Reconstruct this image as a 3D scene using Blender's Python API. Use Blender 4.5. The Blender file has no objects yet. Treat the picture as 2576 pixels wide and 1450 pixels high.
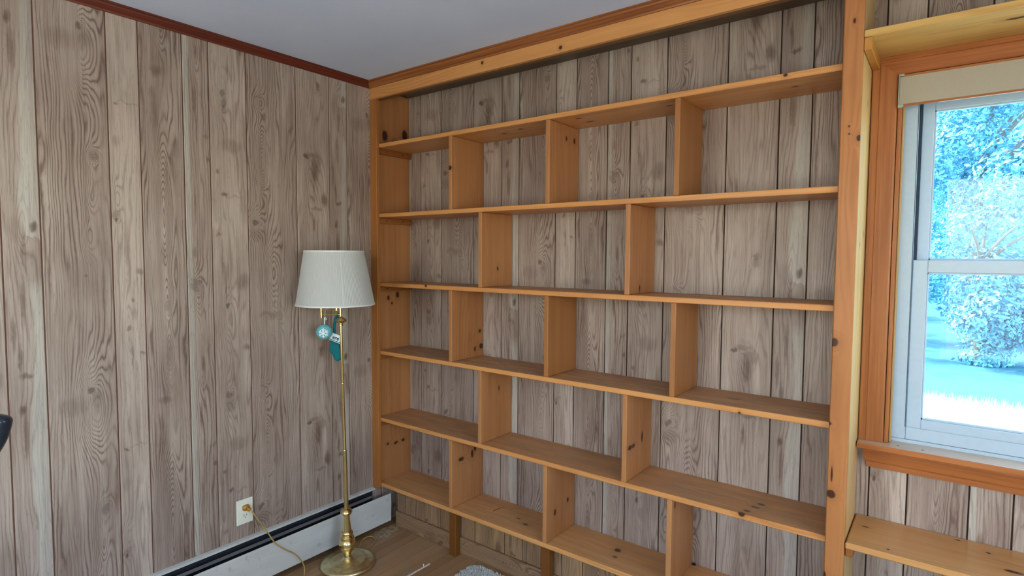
import bpy, bmesh, math, random
from mathutils import Vector, Matrix
random.seed(7)
sc = bpy.context.scene
col = sc.collection
PI = math.pi

# ------------------------------------------------------------------ camera
F_PX = 1441.83
cam_d = bpy.data.cameras.new('camera')
cam_d.sensor_fit = 'HORIZONTAL'
cam_d.sensor_width = 36.0
cam_d.lens = F_PX / 2576.0 * 36.0
cam_d.clip_start = 0.02
cam = bpy.data.objects.new('camera', cam_d)
col.objects.link(cam)
YAW, PITCH, ROLL = 0.65088, 0.05620, 0.00540
fwd = Vector((-math.sin(YAW) * math.cos(PITCH), math.cos(YAW) * math.cos(PITCH), -math.sin(PITCH)))
rgt = Vector((math.cos(YAW), math.sin(YAW), 0))
upv = rgt.cross(fwd)
c_, s_ = math.cos(ROLL), math.sin(ROLL)
r2, u2 = c_ * rgt + s_ * upv, -s_ * rgt + c_ * upv
cam.matrix_world = Matrix(((r2.x, u2.x, -fwd.x, 2.48439), (r2.y, u2.y, -fwd.y, -2.26092),
                           (r2.z, u2.z, -fwd.z, 1.5087), (0, 0, 0, 1)))
sc.camera = cam

# ------------------------------------------------------------------ light
vs = sc.view_settings
vs.view_transform = 'Standard'
vs.look = 'None'
vs.gamma = 1.0
vs.use_curve_mapping = False
vs.exposure = -1.42
sc.cycles.use_denoising = True
sc.cycles.use_adaptive_sampling = True
sc.cycles.adaptive_threshold = 0.06
sc.cycles.max_bounces = 8
sc.cycles.diffuse_bounces = 4
sc.cycles.transparent_max_bounces = 12
sc.cycles.sample_clamp_indirect = 8.0
sc.cycles.caustics_reflective = False
sc.cycles.caustics_refractive = False

world = bpy.data.worlds.new('world')
sc.world = world
world.use_nodes = True
wn = world.node_tree
wn.nodes.clear()
wo = wn.nodes.new('ShaderNodeOutputWorld')
wb = wn.nodes.new('ShaderNodeBackground')
ws = wn.nodes.new('ShaderNodeTexSky')
ws.sky_type = 'NISHITA'
ws.sun_disc = False
ws.sun_elevation = math.radians(52)
ws.sun_rotation = math.radians(-88)
ws.air_density = 1.0
ws.dust_density = 1.5
wt = wn.nodes.new('ShaderNodeMix')          # even warm tint over the sky light
wt.data_type = 'RGBA'
wt.blend_type = 'MULTIPLY'
wt.inputs[0].default_value = 1.0
wt.inputs[7].default_value = (1.0, 0.97, 0.92, 1)
wn.links.new(ws.outputs[0], wt.inputs[6])
wn.links.new(wt.outputs[2], wb.inputs[0])
wb.inputs[1].default_value = 6.0
wn.links.new(wb.outputs[0], wo.inputs[0])

sun_d = bpy.data.lights.new('sun', 'SUN')
sun_d.energy = 24.0
sun_d.angle = math.radians(0.6)
sun_d.color = (1.0, 0.95, 0.86)
sun = bpy.data.objects.new('sun', sun_d)
col.objects.link(sun)
# the sun stands high on the left of the house, so that no direct beam enters the room's windows
sun.rotation_euler = Vector((0.62, -0.03, -0.79)).to_track_quat('-Z', 'Y').to_euler()

RX, RY, CEIL = 4.1, -3.35, 2.424      # right wall, front wall, ceiling height


def area(name, loc, direction, sx, sy, power, color, portal=False):
    d = bpy.data.lights.new(name, 'AREA')
    d.shape = 'RECTANGLE'
    d.size, d.size_y = sx, sy
    d.energy = power
    d.color = color
    o = bpy.data.objects.new(name, d)
    o.location = loc
    o.rotation_euler = Vector(direction).to_track_quat('-Z', 'Z').to_euler()
    col.objects.link(o)
    if portal:
        d.cycles.is_portal = True
    return o


# daylight standing in the openings of the windows behind the photographer
FW = ((0.60, 1.55), (2.45, 3.40))    # front wall windows (x range)
WZ = (0.7, 2.15)
RW = (-2.4, -1.2)                    # right wall window (y range)
DAY = (1.0, 0.955, 0.88)
for x0, x1 in FW:
    area('daylight_front', ((x0 + x1) / 2, RY - 0.03, 1.42), (0, 1, -.12), x1 - x0 - .08, 1.38, 30 * (x1 - x0), DAY)
area('daylight_right', (RX + 0.03, sum(RW) / 2, 1.42), (-1, 0, -.12), 1.12, 1.38, 36, DAY)
area('sky_portal', (2.85, 0.16, 1.48), (0, -1, 0), 1.0, 1.2, 1, (1, 1, 1), portal=True)


# ------------------------------------------------------------------ node helper
def lin(h):
    h = h.lstrip('#')
    v = [int(h[i:i + 2], 16) / 255 for i in (0, 2, 4)]
    return tuple(c / 12.92 if c <= .04045 else ((c + .055) / 1.055) ** 2.4 for c in v)


class E:
    """a scalar node expression"""
    def __init__(s, nt, sock):
        s.nt, s.s = nt, sock

    def _op(s, op, o=None, o2=None, clamp=False):
        n = s.nt.nodes.new('ShaderNodeMath')
        n.operation = op
        n.use_clamp = clamp
        for i, v in enumerate((s, o, o2)):
            if v is None:
                continue
            if isinstance(v, E):
                s.nt.links.new(v.s, n.inputs[i])
            else:
                n.inputs[i].default_value = v
        return E(s.nt, n.outputs[0])

    def __add__(s, o): return s._op('ADD', o)
    __radd__ = __add__
    def __sub__(s, o): return s._op('SUBTRACT', o)
    def __rsub__(s, o): return (s * -1) + o
    def __mul__(s, o): return s._op('MULTIPLY', o)
    __rmul__ = __mul__
    def pow(s, p): return s._op('POWER', p)
    def sin(s): return s._op('SINE')
    def exp(s): return s._op('EXPONENT')
    def clamp(s): return s._op('ADD', 0.0, clamp=True)
    def wrap(s, lo, hi): return s._op('WRAP', hi, lo)
    def max(s, o): return s._op('MAXIMUM', o)
    def ramp(s, a, b, c=0.0, d=1.0, smooth=True):
        n = s.nt.nodes.new('ShaderNodeMapRange')
        n.interpolation_type = 'SMOOTHSTEP' if smooth else 'LINEAR'
        s.nt.links.new(s.s, n.inputs[0])
        for i, v in enumerate((a, b, c, d)):
            n.inputs[i + 1].default_value = v
        return E(s.nt, n.outputs[0])


class M:
    """material under construction"""
    def __init__(m, name, rough=.5, spec=.5, metal=0.0):
        m.mat = bpy.data.materials.new(name)
        m.mat.use_nodes = True
        m.nt = m.mat.node_tree
        m.b = m.nt.nodes['Principled BSDF']
        m.b.inputs['Roughness'].default_value = rough
        m.b.inputs['Specular IOR Level'].default_value = spec
        m.b.inputs['Metallic'].default_value = metal

    def pos(m):
        g = m.nt.nodes.new('ShaderNodeNewGeometry')
        sp = m.nt.nodes.new('ShaderNodeSeparateXYZ')
        m.nt.links.new(g.outputs['Position'], sp.inputs[0])
        m.geo = g
        return [E(m.nt, sp.outputs[i]) for i in range(3)]

    def obj(m):
        g = m.nt.nodes.new('ShaderNodeTexCoord')
        sp = m.nt.nodes.new('ShaderNodeSeparateXYZ')
        m.nt.links.new(g.outputs['Object'], sp.inputs[0])
        return [E(m.nt, sp.outputs[i]) for i in range(3)]

    def normal(m):
        sp = m.nt.nodes.new('ShaderNodeSeparateXYZ')
        g = m.nt.nodes.new('ShaderNodeNewGeometry')
        m.nt.links.new(g.outputs['Normal'], sp.inputs[0])
        return [E(m.nt, sp.outputs[i]) for i in range(3)]

    def uv(m):
        g = m.nt.nodes.new('ShaderNodeUVMap')
        sp = m.nt.nodes.new('ShaderNodeSeparateXYZ')
        m.nt.links.new(g.outputs[0], sp.inputs[0])
        return E(m.nt, sp.outputs[0]), E(m.nt, sp.outputs[1])

    def rand(m):
        g = m.nt.nodes.new('ShaderNodeObjectInfo')
        return E(m.nt, g.outputs['Random'])

    def noise(m, x, y, z=0.0, scale=1.0, detail=2.0, rough=.5, dist=0.0):
        c = m.nt.nodes.new('ShaderNodeCombineXYZ')
        for i, v in enumerate((x, y, z)):
            if isinstance(v, E):
                m.nt.links.new(v.s, c.inputs[i])
            else:
                c.inputs[i].default_value = v
        n = m.nt.nodes.new('ShaderNodeTexNoise')
        n.inputs['Scale'].default_value = scale
        n.inputs['Detail'].default_value = detail
        n.inputs['Roughness'].default_value = rough
        n.inputs['Distortion'].default_value = dist
        m.nt.links.new(c.outputs[0], n.inputs['Vector'])
        return E(m.nt, n.outputs[0])

    def mix(m, fac, a, b):
        n = m.nt.nodes.new('ShaderNodeMix')
        n.data_type = 'RGBA'
        if isinstance(fac, E):
            m.nt.links.new(fac.s, n.inputs[0])
        else:
            n.inputs[0].default_value = fac
        for v, i in ((a, 6), (b, 7)):
            if isinstance(v, tuple):
                n.inputs[i].default_value = (*v[:3], 1)
            else:
                m.nt.links.new(v, n.inputs[i])
        return n.outputs[2]

    def color(m, c):
        if isinstance(c, tuple):
            m.b.inputs['Base Color'].default_value = (*c[:3], 1)
        else:
            m.nt.links.new(c, m.b.inputs['Base Color'])
        return m

    def rough(m, e):
        m.nt.links.new(e.s, m.b.inputs['Roughness'])

    def bump(m, e, strength=.3, dist=.002):
        n = m.nt.nodes.new('ShaderNodeBump')
        n.inputs['Strength'].default_value = strength
        n.inputs['Distance'].default_value = dist
        m.nt.links.new(e.s, n.inputs['Height'])
        m.nt.links.new(n.outputs[0], m.b.inputs['Normal'])


def plain(name, c, rough=.5, spec=.5, metal=0.0, speck=0.06, scale=60):
    """a single colour with faint mottling"""
    m = M(name, rough, spec, metal)
    x, y, z = m.obj()
    n = m.noise(x, y, z, scale, 3)
    lo = tuple(v * (1 - speck) for v in c)
    hi = tuple(min(1, v * (1 + speck)) for v in c)
    m.color(m.mix(n.ramp(.3, .7), lo, hi))
    return m.mat


# ------------------------------------------------------------------ printed plank panelling (eight plank kinds, one repeat)
T_REP = 1.303
FEATURES = {
 1: [('k',0.129,2.314,0.013,0.0195,0.8),('b',0.136,2.24,0.0409,0.1399,2.4),('d',0.147,2.274,0.0217,0.0336,0.45),('d',0.073,2.26,0.0484,0.0354,0.3),('k',0.161,1.858,0.016,0.0215,0.45),('b',0.16,1.823,0.0247,0.0862,1.0),('b',0.147,1.708,0.0171,0.0574,0.9),('b',0.137,1.564,0.017,0.072,1.1),('d',0.125,1.43,0.0096,0.0072,0.5),('d',0.023,1.86,0.0099,0.0543,0.35),('d',0.017,1.436,0.0028,0.0691,0.45),('d',0.128,1.187,0.0245,0.0437,0.15),('d',0.123,1.42,0.0489,0.0865,0.15)] ,
 2: [('d',0.026,2.061,0.009,0.0058,0.7),('d',0.07,2.072,0.0404,0.003,0.3),('k',0.015,1.643,0.0077,0.0103,0.9),('d',0.014,1.659,0.0169,0.0134,0.4),('d',0.089,1.441,0.0137,0.0138,0.55),('d',0.046,1.221,0.0094,0.0122,0.6),('d',0.06,1.329,0.0053,0.0122,0.5),('d',0.091,1.116,0.0111,0.0093,0.6),('d',0.054,1.118,0.0027,0.0538,0.55),('d',0.021,1.927,0.0129,0.0234,0.3),('b',0.021,1.714,0.0156,0.0593,0.8),('d',0.048,1.519,0.0079,0.1056,0.35),('l',0.085,1.629,0.0191,0.1829,0.6),('l',0.079,1.899,0.0271,0.0901,0.45),('l',0.032,1.416,0.0132,0.0904,0.4),('b',0.043,1.234,0.0134,0.0914,0.7)] ,
 3: [('b',0.072,1.665,0.0292,0.2678,3.2),('d',0.061,2.225,0.0243,0.0183,0.55),('d',0.046,2.131,0.0141,0.0336,0.4),('d',0.048,2.063,0.0127,0.0767,0.35),('k',0.077,1.301,0.0117,0.0255,0.3),('b',0.078,1.341,0.0207,0.0718,1.2),('d',0.07,1.507,0.0102,0.0395,0.3),('d',0.081,1.117,0.0119,0.0724,0.4),('b',0.079,1.108,0.0178,0.0966,1.3),('l',0.068,1.602,0.0072,0.0629,0.3),('d',0.073,2.267,0.0172,0.0307,0.25)] ,
 4: [('d',0.043,2.134,0.0078,0.0564,0.55),('d',0.05,2.022,0.0032,0.073,0.55),('d',0.093,1.907,0.0065,0.0132,0.65),('d',0.088,1.996,0.013,0.0098,0.4),('d',0.038,1.721,0.004,0.0736,0.5),('k',0.028,1.373,0.0238,0.0198,0.5),('d',0.038,1.399,0.0224,0.0132,0.5),('d',0.031,1.508,0.0095,0.023,0.4),('b',0.038,1.34,0.0223,0.083,1.4),('d',0.078,1.104,0.005,0.0678,0.55),('d',0.055,1.04,0.0065,0.0371,0.55),('d',0.042,1.508,0.0047,0.0991,0.35),('b',0.052,1.04,0.013,0.1012,1.0)] ,
 5: [('k',0.057,2.192,0.0169,0.0184,0.6),('d',0.06,2.148,0.0136,0.0268,0.45),('d',0.03,1.862,0.0084,0.0101,0.65),('d',0.056,1.769,0.0137,0.0085,0.75),('d',0.099,1.759,0.0354,0.0051,0.25),('l',0.019,1.63,0.01,0.0152,0.5),('d',0.03,1.593,0.0118,0.0084,0.5),('d',0.041,1.492,0.0042,0.0769,0.5),('d',0.055,1.354,0.0052,0.069,0.6),('k',0.059,1.281,0.0086,0.0155,0.9),('d',0.13,1.382,0.0273,0.0388,0.55),('d',0.142,1.092,0.0165,0.0161,0.6),('d',0.079,1.003,0.0035,0.0704,0.45),('d',0.09,1.973,0.0456,0.0307,0.35),('l',0.148,2.255,0.0252,0.1031,0.4),('l',0.119,1.735,0.0286,0.1738,0.4),('b',0.061,1.232,0.0244,0.1042,1.0),('b',0.057,2.184,0.0238,0.1004,0.9)] ,
 6: [('b',0.061,2.188,0.0245,0.0423,1.0),('d',0.054,2.206,0.0168,0.0044,0.4),('b',0.067,1.948,0.0228,0.1247,1.8),('d',0.068,1.987,0.0057,0.0071,0.5),('b',0.075,1.889,0.0171,0.0805,1.0),('k',0.033,1.648,0.0149,0.016,0.75),('d',0.039,1.595,0.0301,0.0286,0.4),('b',0.037,1.649,0.0415,0.0606,1.2),('b',0.114,1.418,0.0377,0.1475,2.0),('d',0.095,1.226,0.0514,0.0184,0.4),('b',0.095,1.216,0.0595,0.0443,1.4),('l',0.085,1.217,0.0234,0.0055,0.4),('d',0.212,2.143,0.0123,0.1663,0.25),('d',0.179,2.028,0.0285,0.1102,0.2)] ,
 7: [('k',0.05,1.981,0.0173,0.0114,0.9),('d',0.097,1.922,0.02,0.0636,0.7),('d',0.117,1.958,0.018,0.0271,0.5),('d',0.084,1.994,0.0355,0.0115,0.45),('d',0.15,1.778,0.0183,0.0314,0.75),('d',0.107,1.732,0.0361,0.0078,0.45),('d',0.09,1.655,0.0055,0.0389,0.75),('b',0.079,2.069,0.0532,0.1722,1.2),('d',0.121,2.336,0.0089,0.0153,0.65),('l',0.028,1.835,0.0172,0.2092,0.4),('k',0.12,1.01,0.0115,0.0181,0.5),('d',0.093,1.822,0.0045,0.0773,0.35),('d',0.155,1.151,0.0187,0.0605,0.2),('b',0.092,1.078,0.0317,0.1789,1.0),('l',0.143,1.885,0.0137,0.0783,0.25)] ,
 8: [('d',0.085,2.289,0.0121,0.0179,0.85),('d',0.055,2.194,0.0096,0.0636,0.55),('d',0.048,2.034,0.0071,0.0838,0.5),('d',0.02,1.911,0.0059,0.0636,0.65),('d',0.036,1.829,0.006,0.05,0.65),('d',0.051,1.775,0.0193,0.0101,0.75),('d',0.038,1.663,0.0095,0.0222,0.75),('d',0.042,1.572,0.0072,0.0709,0.6),('b',0.049,2.272,0.019,0.0792,0.8),('l',0.086,1.838,0.0122,0.408,0.0),('d',0.037,2.269,0.0189,0.0493,0.3)] ,
}
PW = {1: .210, 2: .105, 3: .157, 4: .104, 5: .159, 6: .241, 7: .183, 8: .106}
# tone (0 brown .. 1 pale), strength of the ring lines, rings per metre
KIND = {1: (.30, 1.0, 75), 2: (.74, .5, 60), 3: (.32, 1.0, 80), 4: (.28, .9, 90),
        5: (.50, .55, 60), 6: (.34, .95, 70), 7: (.52, .6, 70), 8: (.40, .6, 70)}
BROWN, PALE, LINE, KNOT = lin('#877265'), lin('#b7a495'), lin('#573e30'), lin('#442e26')
SAP = lin('#bcb7ab')


def panel_material(k, brown=BROWN, pale=PALE, sap=True):
    tone, ringk, freq = KIND[k]
    m = M('printed_plank_%d' % k, .46, .42)
    u, v = m.uv()
    sd = k * 3.7
    w1 = m.noise(u * 26, v * 9, sd, 1, 3, .6)
    w2 = m.noise(u * 22, v * 7, sd + 9, 1, 3, .6)
    w3 = m.noise(u * 90, v * 40, sd + 13, 1, 2)
    uu = u + (w1 - .5) * .014 + (w3 - .5) * .010
    vv = v + (w2 - .5) * .05 + (w3 - .5) * .02
    low = m.noise(u * 9, v * 1.6, sd + 4, 1, 2)
    phi = (u + (w1 - .5) * .010) * freq + low * 7.0 + m.noise(u * 34, v * .8, sd + 7, 1, 1) * 3.0
    dark = None
    light = None
    knot = None
    for c, fu, fv, ru, rv, am in FEATURES[k]:
        if am <= 0:
            continue
        a, b = (uu, vv) if c != 'b' else (u, v)
        du = (a - fu) * (1 / ru)
        dv = (b - fv).wrap(-T_REP / 2, T_REP / 2) * (1 / rv)
        r = du * du + dv * dv
        g = (r * -1).exp()
        if c == 'b':
            phi = phi + g * (am * 4.2)
        elif c == 'd':
            t = (r.ramp(1.7, .1) * .75 + g * .4) * am
            dark = t if dark is None else dark.max(t)
        elif c == 'l':
            t = g * am
            light = t if light is None else light.max(t)
        else:
            t = (r + (w3 - .5) * 1.2).ramp(1.15, .15, 0, am)
            knot = t if knot is None else knot.max(t)
            phi = phi + g * 5.0
    sn = (phi * (2 * PI)).sin() * .5 + .5
    ring = sn.pow(4.0)
    glow = (1 - sn).pow(3.0)
    fade = m.noise(u * 14, v * 3, sd + 20, 1, 2).ramp(.3, .62, .12, 1)
    fibre = m.noise(u * 420, v * 9, sd, 1, 2)
    pore = m.noise(u * 300, v * 26, sd + 2, 1, 2).ramp(.60, .74)
    blotch = m.noise(u * 7, v * 2.2, sd + 30, 1, 3)
    streak = m.noise(u * 45, v * .9, sd + 41, 1, 2)
    t = ((blotch - .5) * 1.5 + (streak - .5) * 1.2 + tone)
    if light is not None:
        t = t + light * .9
    c = m.mix(t.clamp(), brown, pale)
    if k == 4 and sap:
        s = (u + (w1 - .5) * .012).ramp(.028, .016)
        c = m.mix(s * (.15 + streak * .8), c, SAP)
        fade = fade * (1 - s * .4)
    if k == 8 and sap:
        s = (u + (low - .5) * .07 + (w1 - .5) * .012).ramp(.056, .074) * vv.wrap(.95, .95 + T_REP).ramp(2.13, 2.05)
        c = m.mix(s * (.15 + streak * .8), c, SAP)
        fade = fade * (1 - s * .6)
    c = m.mix(glow * fade * (ringk * .22), c, PALE)
    c = m.mix(ring * fade * (ringk * .80), c, LINE)
    c = m.mix(fibre.ramp(.45, .85) * .34, c, LINE)
    c = m.mix(fibre.ramp(.52, .2) * .22, c, SAP)
    c = m.mix(pore * .30, c, LINE)
    if dark is not None:
        c = m.mix((dark * (.25 + w3 * .55 + fibre * .75)).clamp() * .92, c, LINE)
    if knot is not None:
        c = m.mix(knot * .80, c, KNOT)
    m.color(c)
    m.bump(fibre, .12, .0008)
    m.rough(fibre.ramp(.2, .8, .40, .54))
    return m.mat


PANEL = {k: panel_material(k) for k in range(1, 9)}


# ------------------------------------------------------------------ varnished knotty pine
def pine(name, axis='x', knots=(), c0='#d69a5c', c1='#b06e3a', dusty=0.0, rough=.38):
    """axis: the grain direction; knots: (x, y, z, radius, stretch along grain)"""
    m = M(name, rough, .3)
    p = m.pos()
    rnd = m.rand()
    ai = 'xyz'.index(axis)
    o = [i for i in range(3) if i != ai]
    L, A, B = p[ai], p[o[0]], p[o[1]]
    seed = rnd * 37.0
    low = m.noise(L * 1.3, A * 11, B * 11 + seed, 1, 2)
    band = m.noise(L * .35, A * 26, B * 26 + seed, 1, 1)
    phi = A * 38 + B * 38 + low * 8 + seed
    kd = None
    halo = None
    w = m.noise(p[0] * 60, p[1] * 60, p[2] * 60, 1, 2) if knots else None
    for kx, ky, kz, kr, ks in knots:
        q = [p[0] - kx, p[1] - ky, p[2] - kz]
        e = [(q[i] * (1 / (kr * (ks if i == ai else 1.0)))) for i in range(3)]
        r = e[0] * e[0] + e[1] * e[1] + e[2] * e[2] + (w - .5) * .9
        t = r.ramp(1.25, .45)
        h = (r * -.35).exp()
        phi = phi + h * 4
        kd = t if kd is None else kd.max(t)
        halo = h if halo is None else halo.max(h)
    ring = ((phi * 2 * PI).sin() * .5 + .5).pow(2)
    fine = m.noise(L * 6, A * 260, B * 260, 1, 2)
    blot = m.noise(L * 5, A * 9, B * 9 + seed, 1, 3)
    t = blot * .45 + band * .75 + (rnd - .5) * .35 - .15
    c = m.mix(t.clamp(), lin(c0), lin(c1))
    c = m.mix(ring * low.ramp(.35, .65) * .26, c, lin('#7a3f14'))
    c = m.mix((fine - .5) * .35, c, lin('#6e3a15'))
    if kd is not None:
        c = m.mix(halo * .35, c, lin('#7c3d12'))
        c = m.mix(kd * .92, c, lin('#2a120a'))
    if dusty:
        nz = m.normal()[2]
        d = m.noise(p[0] * 7, p[1] * 22, p[2] * 7, 1, 4, .6).ramp(.3, .75, .25, 1)
        c = m.mix(nz.ramp(.8, .98) * d * dusty, c, lin('#8d7a68'))
        rr = nz.ramp(.8, .98) * d * (dusty * .35) + rough
        m.rough(rr)
    m.color(c)
    m.bump(fine, .08, .0006)
    return m.mat


def stained(name, c0, c1, axis='x', rough=.4):
    """clear straight-grained stained trim"""
    m = M(name, rough, .3)
    p = m.pos()
    ai = 'xyz'.index(axis)
    o = [i for i in range(3) if i != ai]
    a = m.noise(p[ai] * 2.2, p[o[0]] * 90, p[o[1]] * 90, 1, 3)
    b = m.noise(p[ai] * 14, p[o[0]] * 420, p[o[1]] * 420, 1, 2)
    c = m.mix(a.ramp(.28, .72), lin(c0), lin(c1))
    c = m.mix((b - .45) * .5, c, lin('#3a1a0c'))
    m.color(c)
    m.bump(b, .06, .0005)
    return m.mat


# ------------------------------------------------------------------ object helpers
def tag(o, label=None, cat=None, group=None, kind=None):
    for k, v in (('label', label), ('category', cat), ('group', group), ('kind', kind)):
        if v:
            o[k] = v
    return o


def empty(name, loc=(0, 0, 0), label=None, cat=None, group=None, kind=None):
    o = bpy.data.objects.new(name, None)
    o.location = loc
    o.empty_display_size = .1
    col.objects.link(o)
    return tag(o, label, cat, group, kind)


def link(name, bm, mat, parent=None, smooth=False):
    """bmesh in world coordinates -> object (under its parent's origin)"""
    me = bpy.data.meshes.new(name)
    off = Vector((0, 0, 0))
    if parent is not None:
        q = parent
        while q is not None:
            off += Vector(q.location)
            q = q.parent
    if off.length > 0:
        bmesh.ops.translate(bm, verts=bm.verts, vec=-off)
    bm.normal_update()
    bm.to_mesh(me)
    bm.free()
    for mm in (mat if isinstance(mat, (list, tuple)) else [mat]):
        me.materials.append(mm)
    if smooth:
        me.polygons.foreach_set('use_smooth', [True] * len(me.polygons))
    o = bpy.data.objects.new(name, me)
    col.objects.link(o)
    if parent is not None:
        o.parent = parent
    return o


def smooth_angle(o, deg=35):
    me = o.data
    me.polygons.foreach_set('use_smooth', [True] * len(me.polygons))
    try:
        me.set_sharp_from_angle(angle=math.radians(deg))
    except Exception:
        pass
    return o


def add_box(bm, x0, x1, y0, y1, z0, z1, bevel=0.0):
    r = bmesh.ops.create_cube(bm, size=1)
    vs_ = r['verts']
    for v in vs_:
        v.co = Vector((x0 + (v.co.x + .5) * (x1 - x0), y0 + (v.co.y + .5) * (y1 - y0), z0 + (v.co.z + .5) * (z1 - z0)))
    if bevel > 0:
        es = list({e for v in vs_ for e in v.link_edges})
        bmesh.ops.bevel(bm, geom=es, offset=bevel, segments=1, affect='EDGES', clamp_overlap=True)
    return bm


def box(name, x0, x1, y0, y1, z0, z1, mat, parent=None, bevel=.0015):
    return link(name, add_box(bmesh.new(), x0, x1, y0, y1, z0, z1, bevel), mat, parent)


def extrude_profile(bm, pts, axis, a, b, mitre_a=None, mitre_b=None):
    """pts: closed 2-D profile [(p, q)]; axis 'x': p->y, q->z; 'y': p->x, q->z; 'z': p->x, q->y.
    mitre_*: slope that shifts the end per unit p"""
    def co(p, q, t):
        return {'x': (t, p, q), 'y': (p, t, q), 'z': (p, q, t)}[axis]
    A = [bm.verts.new(co(p, q, a + (mitre_a(p, q) if mitre_a else 0))) for p, q in pts]
    B = [bm.verts.new(co(p, q, b + (mitre_b(p, q) if mitre_b else 0))) for p, q in pts]
    n = len(pts)
    for i in range(n):
        j = (i + 1) % n
        bm.faces.new((A[i], A[j], B[j], B[i]))
    bm.faces.new(A[::-1])
    bm.faces.new(B)
    bmesh.ops.recalc_face_normals(bm, faces=bm.faces)
    return bm


def lathe(bm, prof, segs=48, fx=None, cap=True):
    """prof: [(radius, z)] about the z axis; fx maps a point"""
    rings = []
    for r, z in prof:
        ring = []
        for i in range(segs):
            a = 2 * PI * i / segs
            p = Vector((r * math.cos(a), r * math.sin(a), z))
            ring.append(bm.verts.new(fx(p) if fx else p))
        rings.append(ring)
    for A, B in zip(rings, rings[1:]):
        for i in range(segs):
            j = (i + 1) % segs
            bm.faces.new((A[i], A[j], B[j], B[i]))
    if cap:
        bm.faces.new(rings[0][::-1])
        bm.faces.new(rings[-1])
    return bm


def tube(bm, pts, rad, segs=10, sub=6, closed_ends=True):
    """smooth tube through points (Catmull-Rom)"""
    P = [Vector(p) for p in pts]
    if sub > 1 and len(P) > 2:
        Q = []
        for i in range(len(P) - 1):
            p0, p1, p2, p3 = P[max(i - 1, 0)], P[i], P[i + 1], P[min(i + 2, len(P) - 1)]
            for k in range(sub):
                t = k / sub
                Q.append(.5 * ((2 * p1) + (p2 - p0) * t + (2 * p0 - 5 * p1 + 4 * p2 - p3) * t * t + (3 * p1 - p0 - 3 * p2 + p3) * t ** 3))
        Q.append(P[-1])
        P = Q
    rings = []
    up = Vector((0, 0, 1))
    prev = None
    for i, p in enumerate(P):
        d = (P[min(i + 1, len(P) - 1)] - P[max(i - 1, 0)]).normalized()
        if prev is None:
            s = d.cross(up if abs(d.z) < .95 else Vector((1, 0, 0))).normalized()
        else:
            s = (prev - d * prev.dot(d)).normalized()
        prev = s
        t = d.cross(s)
        r = rad(i / (len(P) - 1)) if callable(rad) else rad
        rings.append([bm.verts.new(p + (s * math.cos(2 * PI * k / segs) + t * math.sin(2 * PI * k / segs)) * r) for k in range(segs)])
    for A, B in zip(rings, rings[1:]):
        for k in range(segs):
            j = (k + 1) % segs
            bm.faces.new((A[k], A[j], B[j], B[k]))
    if closed_ends:
        bm.faces.new(rings[0][::-1])
        bm.faces.new(rings[-1])
    bmesh.ops.recalc_face_normals(bm, faces=bm.faces)
    return bm


# ================================================================== materials
PLASTER = M('ceiling_paint', .9, .2)
_x, _y, _z = PLASTER.pos()
_n = PLASTER.noise(_x * 160, _y * 160, 0, 1, 3)
_m = PLASTER.noise(_x * 1.5, _y * 1.5, 0, 1, 3)
PLASTER.color(PLASTER.mix(_m.ramp(.3, .7), lin('#ccd5ea'), lin('#d4ddf0')))
PLASTER.bump(_n, .25, .002)
PLASTER = PLASTER.mat
GROOVE = plain('groove_backing', lin('#6b4536'), .8)
GROOVE_D = plain('dark_gap', lin('#2e1d14'), .9)
WALLPAINT = plain('cream_wall_paint', lin('#cfc6b4'), .8)
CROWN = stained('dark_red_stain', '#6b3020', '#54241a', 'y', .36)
CROWN_X = stained('dark_red_stain_lit_x', '#9a6034', '#7c4522', 'x', .36)  # same moulding as the left one; its brighter light is put into the colour
CEDAR_Z = stained('red_brown_trim_upright', '#aa6a3a', '#96582c', 'z', .36)
CEDAR_X = stained('red_brown_trim', '#a66536', '#92542a', 'x', .34)
PINE_X = pine('pine_lengthwise', 'x', dusty=.0)
PINE_Z = pine('pine_upright', 'z', c0='#a36d3c', c1='#824e28')
PINE_Y = pine('pine_depthwise', 'y', c0='#9c6030', c1='#744018')
VINYL = plain('backlit_vinyl', lin('#a9bac8'), .35, speck=.02)  # white vinyl, with its backlit blue-grey shade put into the base colour
HEATER = M('cream_enamel', .42, .4)
_x, _y, _z = HEATER.pos()
_c = HEATER.noise(_x * 30, _y * 30, _z * 30, 1, 4).ramp(.62, .7)
_d = HEATER.noise(_x * 3, _y * 3, _z * 12, 1, 3)
_k = HEATER.mix(_d.ramp(.3, .7), lin('#bdbcb4'), lin('#cccac2'))
HEATER.color(HEATER.mix(_c * .35, _k, lin('#8d8a82')))
HEATER = HEATER.mat
DARK = plain('dark_metal', lin('#20242b'), .5)
FIN = plain('aluminium_fin', lin('#7a7f86'), .45, metal=.7)
BRASS = plain('polished_brass', lin('#ecd596'), .16, metal=1.0, speck=.05, scale=25)
BRASS_DULL = M('tarnished_brass', .3, .5, 1.0)
_x, _y, _z = BRASS_DULL.obj()
_n = BRASS_DULL.noise(_x * 18, _y * 18, _z * 18, 1, 4, .65)
BRASS_DULL.color(BRASS_DULL.mix(_n.ramp(.35, .7), lin('#eadcae'), lin('#c4b48a')))
BRASS_DULL.rough(_n.ramp(.3, .75, .3, .55))
BRASS_DULL = BRASS_DULL.mat
IVORY = plain('ivory_plastic', lin('#e6e3cf'), .35, speck=.02)
SLOT = plain('slot_black', lin('#15120f'), .6)
CORD = plain('clear_gold_cord', lin('#a98a48'), .35)
PLUG = plain('gold_plug', lin('#b07d24'), .35)

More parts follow.
